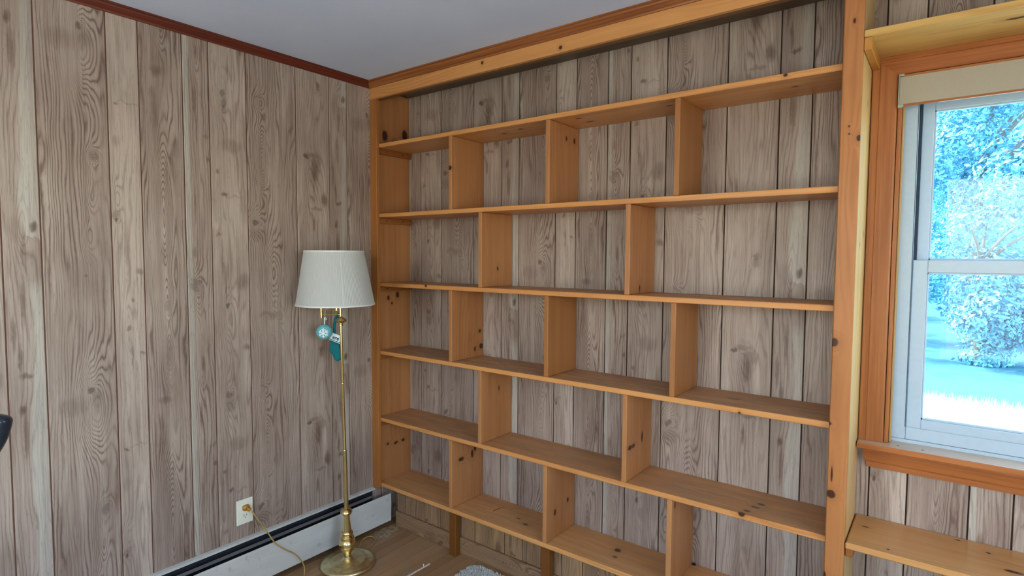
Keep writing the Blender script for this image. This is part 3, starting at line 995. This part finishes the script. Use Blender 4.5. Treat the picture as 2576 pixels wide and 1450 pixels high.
# pleated shade
SHADE = M('pleated_white_cloth', .85, .2)
SHADE.color(lin('#cfcfc8'))
_tl = SHADE.nt.nodes.new('ShaderNodeBsdfTranslucent')
_tl.inputs[0].default_value = (.62, .62, .58, 1)
_mx = SHADE.nt.nodes.new('ShaderNodeMixShader')
_mx.inputs[0].default_value = .30
SHADE.nt.links.new(SHADE.b.outputs[0], _mx.inputs[1])
SHADE.nt.links.new(_tl.outputs[0], _mx.inputs[2])
SHADE.nt.links.new(_mx.outputs[0], SHADE.nt.nodes['Material Output'].inputs[0])
SHADE = SHADE.mat
CXS = -.0215
NP = 150
Z0S, Z1S, R0S, R1S = 1.2735, 1.5265, .181, .1365
bm = bmesh.new()
rows = []
for zi in range(2):
    t = zi
    ring = []
    for i in range(NP * 4):
        a = 2 * PI * i / (NP * 4)
        rr = (R0S + (R1S - R0S) * t) + +.00028 * (1 if (i % 4) in (0, 1) else -1)
        ring.append(bm.verts.new(lp((CXS + rr * math.cos(a), rr * math.sin(a), Z0S + (Z1S - Z0S) * t))))
    rows.append(ring)
n = NP * 4
for i in range(n):
    bm.faces.new((rows[0][i], rows[0][(i + 1) % n], rows[1][(i + 1) % n], rows[1][i]))
sh = link('lamp_shade', bm, SHADE, lamp)


def band(z0, z1, r0, r1, nm):
    prof = [(r0 - .001, z0), (r0 + .0022, z0), (r1 + .0022, z1), (r1 - .001, z1), (r0 - .001, z0)]
    b = lathe(bmesh.new(), prof, 72, lambda p: lp((p.x + CXS, p.y, p.z)), cap=False)
    return smooth_angle(link(nm, b, plain('shade_trim', lin('#d6d6d0'), .8, .2, speck=.02), sh), 50)


band(Z0S - .002, Z0S + .0045, R0S - .0003, R0S - .0012, 'hem')
band(Z1S - .0045, Z1S + .002, R1S - .0002, R1S - .0012, 'hem')
bm = bmesh.new()
aS = math.radians(-62)
for s in (-1, 1):
    pass
q = []
for zz, rr in ((Z0S, R0S + .0016), (Z1S, R1S + .0016)):
    for da in (-.010, .010):
        q.append(bm.verts.new(lp((CXS + rr * math.cos(aS + da), rr * math.sin(aS + da), zz))))
    for da in (.010, -.010):
        q.append(bm.verts.new(lp((CXS + (rr - .002) * math.cos(aS + da), (rr - .002) * math.sin(aS + da), zz))))
bmesh.ops.convex_hull(bm, input=bm.verts)
link('seam', bm, plain('shade_seam', lin('#d2d2cc'), .8, .2, speck=.02), sh)
bm = bmesh.new()
for i in range(3):
    a = i * 2 * PI / 3 + .4
    tube(bm, [lp((CXS, 0, 1.512)), lp((CXS + (R1S - .002) * math.cos(a), (R1S - .002) * math.sin(a), 1.522))], .0013, 6, 1)
link('spider', bm, BRASS, sh)
lpart('harp', [(.003, 1.44), (.003, 1.515), (.006, 1.518), (.006, 1.528), (.002, 1.534)], BRASS, 16, None, CXS, 0)
# cord
pl = [(.040, -.974, .3655), (.047, -.966, .352), (.055, -.950, .318), (.072, -.9165, .2542), (.090, -.8896, .1974), (.102, -.8503, .1543),
      (.112, -.7967, .1067), (.116, -.7620, .045), (.132, -.770, .006), (.165, -.800, .0035), (.215, -.790, .0035), (.235, -.735, .0035), (.232, -.712, .0035)]
cd = link('power_cord', tube(bmesh.new(), pl, .0031, 8, 7), CORD, lamp, True)
link('power_cord', tube(bmesh.new(), [(.150, -.466, .004), (.095, -.415, .006), (.080, -.372, .012), (.088, -.345, .010), (.112, -.340, .006), (.135, -.352, .004), (.150, -.378, .0038), (.172, -.452, .004)], .0031, 8, 7), CORD, lamp, True)
bm = bmesh.new()
extrude_profile(bm, [(oy - .013, oz + .0085), (oy + .013, oz + .0085), (oy + .0150, oz + .0195), (oy + .013, oz + .0315), (oy - .013, oz + .0315), (oy - .0150, oz + .0195)], 'x', .0078, .022)
bmesh.ops.bevel(bm, geom=list(bm.edges), offset=.0025, segments=2, affect='EDGES')
extrude_profile(bm, [(oy - .004, oz + .010), (oy + .011, oz + .010), (oy + .012, oz + .020), (oy - .004, oz + .022)], 'x', .021, .040)
link('plug', bm, PLUG, cd, True)

# ================================================================== ornaments on the lamp's arm
bx_, bz_ = -.0785, 1.144


def at(x, y, z):
    return LC + RT * x + BK * y + Vector((0, 0, z))


BLUE = plain('teal_felt', lin('#6fb3b8'), .9, .1, speck=.18, scale=260)
WHITE = plain('white_felt', lin('#dfeaea'), .9, .1, speck=.03)
orn = empty('ball_ornament', at(-.0930, -.022, 1.108), 'pale blue felt ball ornament with a white snowflake hanging from the lamp arm', 'ornament')
bm = bmesh.new()
bmesh.ops.create_icosphere(bm, subdivisions=4, radius=.0362)
for v in bm.verts:
    v.co = v.co * (1 + .012 * math.sin(v.co.x * 300) * math.sin(v.co.z * 280 + v.co.y * 200)) + at(-.0930, -.022, 1.144)
link('ball', bm, BLUE, orn, True)
bm = bmesh.new()
R = .0374


def on_ball(a, b):
    a += .006
    b += -.002
    y = -math.sqrt(max(0, R * R - a * a - b * b))
    return at(-.0930, -.022, 1.144) + RT * a + BK * y + Vector((0, 0, b))


def stroke(p, q, w, n=5):
    d = Vector((q[0] - p[0], q[1] - p[1]))
    nn = Vector((-d.y, d.x)).normalized() * w
    prev = None
    for i in range(n + 1):
        t = i / n
        c = (p[0] + d.x * t, p[1] + d.y * t)
        cur = (bm.verts.new(on_ball(c[0] + nn.x, c[1] + nn.y)), bm.verts.new(on_ball(c[0] - nn.x, c[1] - nn.y)))
        if prev:
            bm.faces.new((prev[0], prev[1], cur[1], cur[0]))
        prev = cur


for i in range(6):
    a = PI / 6 + i * PI / 3
    ex = (math.cos(a), math.sin(a))
    stroke((0, 0), (ex[0] * .0225, ex[1] * .0225), .0021)
    for s in (-1, 1):
        b = a + s * PI / 4
        st_ = (ex[0] * .0115, ex[1] * .0115)
        stroke(st_, (st_[0] + math.cos(b) * .0100, st_[1] + math.sin(b) * .0100), .0018, 3)
bmesh.ops.recalc_face_normals(bm, faces=bm.faces)
link('snowflake', bm, WHITE, orn)
bm = tube(bmesh.new(), [at(-.0918, -.022, 1.178), at(-.0918, -.021, 1.196), at(-.0905, -.018, 1.214)], .0022, 8, 4)
tube(bm, [at(-.0905, -.018, 1.212), at(-.0900, -.012, 1.240), at(-.0900, .010, 1.2535), at(-.0900, .024, 1.240)], .0008, 6, 4)
link('ribbon', bm, WHITE, orn)
bm = tube(bmesh.new(), [at(-.0885 + .005 * math.cos(a), -.020, 1.206 + .005 * math.sin(a)) for a in [i * PI / 5 for i in range(11)]], .0016, 6, 2)
link('bow', bm, WHITE, orn)

TEAL = plain('dark_teal_knit', lin('#1d6468'), .9, .1, speck=.2, scale=420)
so_ = empty('stocking_ornament', at(-.045, .010, .999), 'small dark teal stocking ornament with a white cuff hanging from the lamp', 'ornament')


def crop(cx, cy, d=.0):
    return at(-.0505 + (cx - 740) * .000262, .012 + d, 1.087 - (cy - 900) * .000262)


def slab(name, pts, th, mat, d=0.0, bev=.002):
    bm = bmesh.new()
    A = [bm.verts.new(crop(x, y, d - th / 2)) for x, y in pts]
    B = [bm.verts.new(crop(x, y, d + th / 2)) for x, y in pts]
    n = len(pts)
    for i in range(n):
        bm.faces.new((A[i], A[(i + 1) % n], B[(i + 1) % n], B[i]))
    fa = bm.faces.new(A[::-1])
    fb = bm.faces.new(B)
    bmesh.ops.recalc_face_normals(bm, faces=bm.faces)
    if bev:
        bmesh.ops.bevel(bm, geom=[e for f in (fa, fb) for e in f.edges], offset=bev, segments=3, affect='EDGES')
    return smooth_angle(link(name, bm, mat, so_), 50)


slab('sock', [(640, 835), (642, 900), (640, 960), (630, 1010), (626, 1055), (645, 1085), (686, 1115), (698, 1160), (718, 1205), (745, 1230), (780, 1240), (815, 1222), (840, 1195), (855, 1150), (862, 1090), (856, 1030), (842, 970), (836, 915), (740, 880)], .018, TEAL, 0, .006)
cf = slab('cuff', [(692, 712), (845, 766), (840, 850), (832, 916), (740, 880), (633, 836), (640, 780)], .021, WHITE, 0, .003)
bm = bmesh.new()
for (xa, ya), (xb, yb) in (((637, 812), (836, 888)),):
    v = [bm.verts.new(crop(x, y, dd)) for x, y, dd in ((xa, ya, -.0112), (xb, yb, -.0112), (xb, yb + 14, -.0112), (xa, ya + 14, -.0112), (xa, ya, -.0098), (xb, yb, -.0098), (xb, yb + 14, -.0098), (xa, ya + 14, -.0098))]
    bmesh.ops.convex_hull(bm, input=bm.verts)
link('stripe', bm, TEAL, so_)
link('loop', tube(bmesh.new(), [crop(722, 730), crop(718, 640), crop(722, 560), crop(735, 470, .004), crop(770, 400, .006), crop(800, 372, .003)], .0065, 8, 4), TEAL, so_, True)
# stitched name on the cuff
tc = bpy.data.curves.new('lettering', 'FONT')
tc.body = 'ere'
tc.size = .0290
tc.extrude = .0003
tc.offset = .0006
tc.align_x = 'CENTER'
to = bpy.data.objects.new('lettering_curve', tc)
col.objects.link(to)
dg = bpy.context.evaluated_depsgraph_get()
me = bpy.data.meshes.new_from_object(to.evaluated_get(dg))
bpy.data.objects.remove(to)
bm = bmesh.new()
bm.from_mesh(me)
org = crop(748, 838, -.0115)
ang = math.radians(-18)
ax = RT * math.cos(ang) + Vector((0, 0, math.sin(ang)))
ay = RT * -math.sin(ang) + Vector((0, 0, math.cos(ang)))
for v in bm.verts:
    c = v.co.copy()
    v.co = org + ax * (c.x * .82) + ay * c.y - BK * c.z
link('lettering', bm, plain('navy_thread', lin('#1c2440'), .8), so_)

# ================================================================== things on the floor
rug_l, rug_r, rug_b, rug_f = .705, 3.6, -.2145, -2.02  # far side enlarged beyond view to bounce light up to the ceiling
rug = empty('shag_rug', (1.4, -.9, 0), 'speckled pale grey shaggy rug on the floor before the bookcase', 'rug')
WOOL = M('speckled_wool', .95, .1)
wx, wy, wz = WOOL.pos()
f1 = WOOL.noise(wx * 120, wy * 120, wz * 40, 1, 2)
f2 = WOOL.noise(wx * 60 + 9, wy * 60, 3, 1, 1)
cw = WOOL.mix(f1.ramp(.3, .7), lin('#c9c9c3'), lin('#aeb0ab'))
WOOL.color(WOOL.mix(f2.ramp(.68, .72), cw, lin('#4d4a4c')))
WOOL = WOOL.mat


def in_rug(x, y):
    cr = .05
    dx_ = max(rug_l + cr - x, 0, x - rug_r + cr)
    dy_ = max(rug_f + cr - y, 0, y - rug_b + cr)
    return dx_ * dx_ + dy_ * dy_ < cr * cr


bm = bmesh.new()
out = []
for cx_, cy_, a0 in ((rug_r - .05, rug_b - .05, 0), (rug_l + .05, rug_b - .05, 90), (rug_l + .05, rug_f + .05, 180), (rug_r - .05, rug_f + .05, 270)):
    for i in range(7):
        a = math.radians(a0 + i * 15)
        out.append((cx_ + .05 * math.cos(a), cy_ + .05 * math.sin(a)))
extrude_profile(bm, out, 'z', .001, .008)
link('backing', bm, WOOL, rug)
rnd = random.Random(3)
bm = bmesh.new()


def tuft(x, y, h, r):
    a = rnd.uniform(0, 6.28)
    lean = Vector((rnd.uniform(-1, 1), rnd.uniform(-1, 1), 0)) * .010
    b = [bm.verts.new((x + r * math.cos(a + i * 2.094), y + r * math.sin(a + i * 2.094), .006)) for i in range(3)]
    m_ = [bm.verts.new(Vector((x + r * 1.1 * math.cos(a + .3 + i * 2.094), y + r * 1.1 * math.sin(a + .3 + i * 2.094), .006 + h * .6)) + lean * .6) for i in range(3)]
    t_ = bm.verts.new(Vector((x, y, .006 + h)) + lean)
    for i in range(3):
        j = (i + 1) % 3
        bm.faces.new((b[i], b[j], m_[j], m_[i]))
        bm.faces.new((m_[i], m_[j], t_))


for i in range(34000):
    if i < 14000:
        x, y = rnd.uniform(rug_l, rug_l + .5), rnd.uniform(rug_b - .35, rug_b)
    else:
        x, y = rnd.uniform(rug_l, rug_r), rnd.uniform(rug_f, rug_b)
    if in_rug(x, y):
        tuft(x, y, rnd.uniform(.008, .016), rnd.uniform(.0022, .0036))
po = link('pile', bm, WOOL, rug)
po['kind'] = 'stuff'

# short strip of beaded trim lying on the boards
bt = empty('beaded_trim', (.520, -.42, 0), 'short strip of white and dark beaded trim lying on the wooden floor', 'trim')
bm = bmesh.new()
bd = bmesh.new()
pA, pB = Vector((.5180, -.500, 0)), Vector((.5225, -.338, 0))
nb = 26
side = Vector((1, 0, 0))
for i in range(nb):
    p = pA.lerp(pB, i / (nb - 1))
    for s in (-1, 1):
        q = p + side * s * .0028 + Vector((0, 0, .0028))
        r = bmesh.ops.create_icosphere(bm, subdivisions=1, radius=.0026)
        for v in r['verts']:
            v.co += q
    r = bmesh.ops.create_icosphere(bd, subdivisions=1, radius=.0019)
    for v in r['verts']:
        v.co = v.co + p + Vector((0, .0025, .0030))
link('white_beads', bm, plain('white_bead', lin('#e8ddcf'), .4), bt)
link('dark_beads', bd, plain('dark_bead', lin('#3a1d14'), .4), bt)
add_box(b3 := bmesh.new(), .5135, .5185, -.372, -.3705, .0005, .015, .0006)
link('tag', b3, WHITE, bt)

# two crumbs left on the bottom shelf
zs = ZT[5]
bm = tube(bmesh.new(), [(.7539, -.1332, zs + .0012), (.760, -.104, zs + .0016), (.7645, -.088, zs + .0022), (.7687, -.0669, zs + .0014)], lambda t: .0011 * (1 - .5 * t), 6, 5)
tag(link('twig', bm, plain('dark_twig', lin('#2c1c10'), .8)), 'thin dark twig lying on the bottom bookcase shelf', 'twig')
bm = lathe(bmesh.new(), [(.0028, .0004), (.0066, .0004), (.0074, .0030), (.0066, .0062), (.0028, .0066), (.0022, .0040)], 20, lambda p: Vector((1.7080, -.0120, zs)) + Vector((p.x, p.y, p.z)))
tag(link('rubber_grommet', bm, SLOT, None, True), 'small black rubber ring at the back of the bottom bookcase shelf', 'grommet')

# ================================================================== exercise bike (only the end of one grip is in view)
BLACKV = M('glossy_dark_grip', .22, .6)
BLACKV.color(lin('#1d2430'))
BLACKV = BLACKV.mat
STEEL = plain('grey_powder_coat', lin('#3c4148'), .4)
bk = empty('exercise_bike', (.72, -2.35, 0), 'exercise bike with a glossy black curved handlebar grip at the left edge', 'exercise bike')
cx0, cy0 = .72, -2.45
for y_ in (cy0 - .45, cy0 + .32):
    link('base_bar', tube(bmesh.new(), [(cx0 - .24, y_, .03), (cx0 + .24, y_, .03)], .028, 14, 1), STEEL, bk, True)
link('frame', tube(bmesh.new(), [(cx0, cy0 + .32, .05), (cx0, cy0, .30), (cx0, cy0 - .45, .05)], .026, 14, 6), STEEL, bk, True)
link('upright', tube(bmesh.new(), [(cx0, cy0 + .02, .28), (cx0, cy0 + .16, .70), (cx0, cy0 + .22, 1.00)], .024, 14, 4), STEEL, bk, True)
link('seat_post', tube(bmesh.new(), [(cx0, cy0 - .12, .24), (cx0, cy0 - .22, .74)], .022, 14, 1), STEEL, bk, True)
bm = bmesh.new()
bmesh.ops.create_icosphere(bm, subdivisions=3, radius=1)
for v in bm.verts:
    w = .10 if v.co.y < 0 else .10 - .06 * v.co.y
    v.co = Vector((cx0 + v.co.x * w, cy0 - .24 + v.co.y * .13, .77 + v.co.z * .035))
link('seat', bm, BLACKV, bk, True)
bm = lathe(bmesh.new(), [(.02, -.045), (.20, -.04), (.215, 0), (.20, .04), (.02, .045)], 40, lambda p: Vector((cx0 + p.z, cy0 + .12 + p.x, .30 + p.y)))
link('flywheel_cover', bm, STEEL, bk, True)
for s in (-1, 1):
    link('crank', tube(bmesh.new(), [(cx0 + s * .05, cy0, .30), (cx0 + s * .09, cy0 + s * .10, .30 + s * .10)], .010, 8, 1), STEEL, bk)
    box('pedal', cx0 + s * .13 - .045, cx0 + s * .13 + .045, cy0 + s * .10 - .05, cy0 + s * .10 + .05, .29 + s * .10, .31 + s * .10, BLACKV, bk, .006)
box('console', cx0 - .09, cx0 + .09, cy0 + .19, cy0 + .23, 1.00, 1.12, BLACKV, bk, .012)
link('handlebar', tube(bmesh.new(), [(cx0 - .27, cy0 + .23, .97), (cx0, cy0 + .21, .96), (cx0 + .0, cy0 + .21, .96), (cx0 + .20, cy0 + .22, .965)], .014, 12, 5), STEEL, bk, True)
for s in (-1, 1):
    gx = cx0 + .02 if s > 0 else cx0 - .27
    pts = [(gx, -2.215, .945), (gx, -2.10, .965), (gx, -2.005, 1.010), (gx, -1.955, 1.075), (gx, -1.938, 1.135)]
    ln = lambda t: .0285 * (1.0 if t < .91 else max(.04, math.sqrt(max(0, 1 - ((t - .91) / .09) ** 2))))
    link('grip', tube(bmesh.new(), pts, ln, 24, 40), BLACKV, bk, True)

# ================================================================== outdoors
GZ = -.60
LAWN = M('sunlit_ground', .95, .1)
lx, ly, lz = LAWN.pos()
a1 = LAWN.noise(lx * .7, ly * .7, 0, 1, 4)
a2 = LAWN.noise(lx * 9, ly * 9, 0, 1, 3)
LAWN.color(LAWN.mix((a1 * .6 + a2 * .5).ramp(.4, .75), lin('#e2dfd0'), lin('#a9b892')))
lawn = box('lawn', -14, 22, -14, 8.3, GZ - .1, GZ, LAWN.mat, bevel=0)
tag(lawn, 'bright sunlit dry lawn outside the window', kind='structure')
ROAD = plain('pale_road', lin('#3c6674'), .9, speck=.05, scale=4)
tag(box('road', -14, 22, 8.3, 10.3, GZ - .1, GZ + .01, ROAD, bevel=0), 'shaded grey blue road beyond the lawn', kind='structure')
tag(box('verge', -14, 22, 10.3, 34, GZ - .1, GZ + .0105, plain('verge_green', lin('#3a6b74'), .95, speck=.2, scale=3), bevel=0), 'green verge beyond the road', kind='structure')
gb = bmesh.new()
rg = random.Random(5)
for i in range(7000):
    x, y = rg.uniform(-1.5, 8), 8.3 - abs(rg.gauss(0, .35))
    h, w, a = rg.uniform(.03, .16), rg.uniform(.004, .010), rg.uniform(0, 6.28)
    lx_, ly_ = rg.uniform(-.06, .06), rg.uniform(-.06, .06)
    v = [gb.verts.new((x - w * math.cos(a), y - w * math.sin(a), GZ)), gb.verts.new((x + w * math.cos(a), y + w * math.sin(a), GZ)), gb.verts.new((x + lx_, y + ly_, GZ + h))]
    gb.faces.new(v)
tag(link('grass', gb, LAWN.mat), 'pale dry grass blades along the edge of the lawn', 'grass', kind='stuff')
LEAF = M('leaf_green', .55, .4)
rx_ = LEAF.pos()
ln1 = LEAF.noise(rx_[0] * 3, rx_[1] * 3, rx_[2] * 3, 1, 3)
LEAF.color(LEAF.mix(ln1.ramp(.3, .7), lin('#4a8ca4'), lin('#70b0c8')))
LEAF = LEAF.mat
# wooded bank that closes the view behind the trees
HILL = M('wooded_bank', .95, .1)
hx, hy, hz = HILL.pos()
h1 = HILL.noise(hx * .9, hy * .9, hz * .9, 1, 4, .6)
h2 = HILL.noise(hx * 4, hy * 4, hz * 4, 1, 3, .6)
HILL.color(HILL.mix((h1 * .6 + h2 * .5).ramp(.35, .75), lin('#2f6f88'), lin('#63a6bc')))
hb = bmesh.new()
rh = random.Random(11)
NXH, NYH = 90, 40
grid = []
for j in range(NYH + 1):
    row = []
    for i in range(NXH + 1):
        x = -22 + 50 * i / NXH
        t = j / NYH
        y = 32 + 12 * t
        z = GZ - .1 + 15.5 * (t ** .6)
        k = min(1, t * 6)
        y += k * (rh.uniform(-.5, .5) + .9 * math.sin(x * .9 + 2 * math.sin(t * 9)))
        z += k * rh.uniform(-.45, .45)
        row.append(hb.verts.new((x, y, z)))
    grid.append(row)
for j in range(NYH):
    for i in range(NXH):
        hb.faces.new((grid[j][i], grid[j][i + 1], grid[j + 1][i + 1], grid[j + 1][i]))
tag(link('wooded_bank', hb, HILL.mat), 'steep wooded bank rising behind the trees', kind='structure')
BARK = plain('tree_bark', lin('#6d6a66'), .9)


def tree(name, x, y, h, w, n, label, cat, leaf, low, seed):
    rr = random.Random(seed)
    root = empty(name, (x, y, GZ), label, cat, 'greenery across the road')
    bm = tube(bmesh.new(), [(x, y, GZ), (x + rr.uniform(-.1, .1), y, GZ + h * .35), (x + rr.uniform(-.3, .3), y + .1, GZ + h * .8)], lambda t: .03 * h * .5 * (1 - .75 * t) + .01, 10, 4)
    for i in range(6):
        a = rr.uniform(0, 6.28)
        z0 = GZ + h * rr.uniform(max(low, .2), .6)
        tube(bm, [(x, y, z0), (x + w * .4 * math.cos(a), y + w * .4 * math.sin(a), z0 + h * .12), (x + w * .8 * math.cos(a), y + w * .8 * math.sin(a), z0 + h * .2)], lambda t: .012 * h * (1 - .8 * t) + .004, 6, 3)
    link('trunk', bm, BARK, root)
    cl = []
    for i in range(16):
        a = rr.uniform(0, 6.28)
        t = rr.uniform(0, 1)
        zz = GZ + h * (low + (1 - low) * t)
        rad = w * (.35 + .75 * math.sin(PI * min(1, t * .85 + .12)))
        q = rr.uniform(.2, .8) * rad
        cl.append((x + q * math.cos(a), y + q * math.sin(a), zz, w * rr.uniform(.35, .55)))
    vts, fcs = [], []
    for i in range(n):
        cx, cy, cz, cr = cl[i % 16]
        d = Vector((rr.gauss(0, 1), rr.gauss(0, 1), rr.gauss(0, .8))).normalized() * cr * rr.uniform(.55, 1.08)
        c = Vector((cx, cy, cz)) + d
        c.z = max(c.z, GZ + .05)
        nrm = (d.normalized() + Vector((rr.uniform(-.8, .8), rr.uniform(-.8, .8), rr.uniform(-.3, 1)))).normalized()
        t1 = nrm.orthogonal().normalized()
        t1.rotate(Matrix.Rotation(rr.uniform(0, 6.28), 3, nrm))
        t2 = nrm.cross(t1)
        s = leaf * rr.uniform(.6, 1.3)
        b = len(vts)
        vts += [c - t1 * s, c - t2 * s * .45 + nrm * s * .12, c + t1 * s, c + t2 * s * .45 + nrm * s * .12]
        fcs.append((b, b + 1, b + 2, b + 3))
    me = bpy.data.meshes.new('foliage')
    me.from_pydata([tuple(v - Vector((x, y, GZ))) for v in vts], [], fcs)
    me.materials.append(LEAF)
    o = bpy.data.objects.new('foliage', me)
    col.objects.link(o)
    o.parent = root


TL = [
    (3.0, 16.0, 8.0, 1.7, 'leafy roadside tree straight across the road from the window'),
    (8.3, 16.0, 8.0, 1.7, 'leafy roadside tree far to the right of the window view'),
    (-2.3, 16.0, 8.0, 1.7, 'leafy roadside tree far to the left of the window view'),
    (0.2, 22.0, 11.0, 1.9, 'taller tree behind the road on the left of the window view'),
    (6.0, 22.0, 11.0, 1.9, 'taller tree behind the road on the right of the window view'),
    (3.1, 28.5, 13.0, 2.3, 'tallest and most distant tree filling the top of the window view'),
]
for i, (x, y, h, w, lb) in enumerate(TL):
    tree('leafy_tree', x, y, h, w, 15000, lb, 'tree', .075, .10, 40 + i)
BL = [(3.0, 12.3, 'round bush by the road straight across from the window'), (6.4, 12.3, 'round bush by the road right of the window view'),
      (-0.4, 12.3, 'round bush by the road left of the window view'), (9.8, 12.3, 'roadside bush furthest to the right')]
for i, (x, y, lb) in enumerate(BL):
    tree('roadside_bush', x, y, 3.4, 1.02, 9000, lb, 'bush', .055, .03, 80 + i)
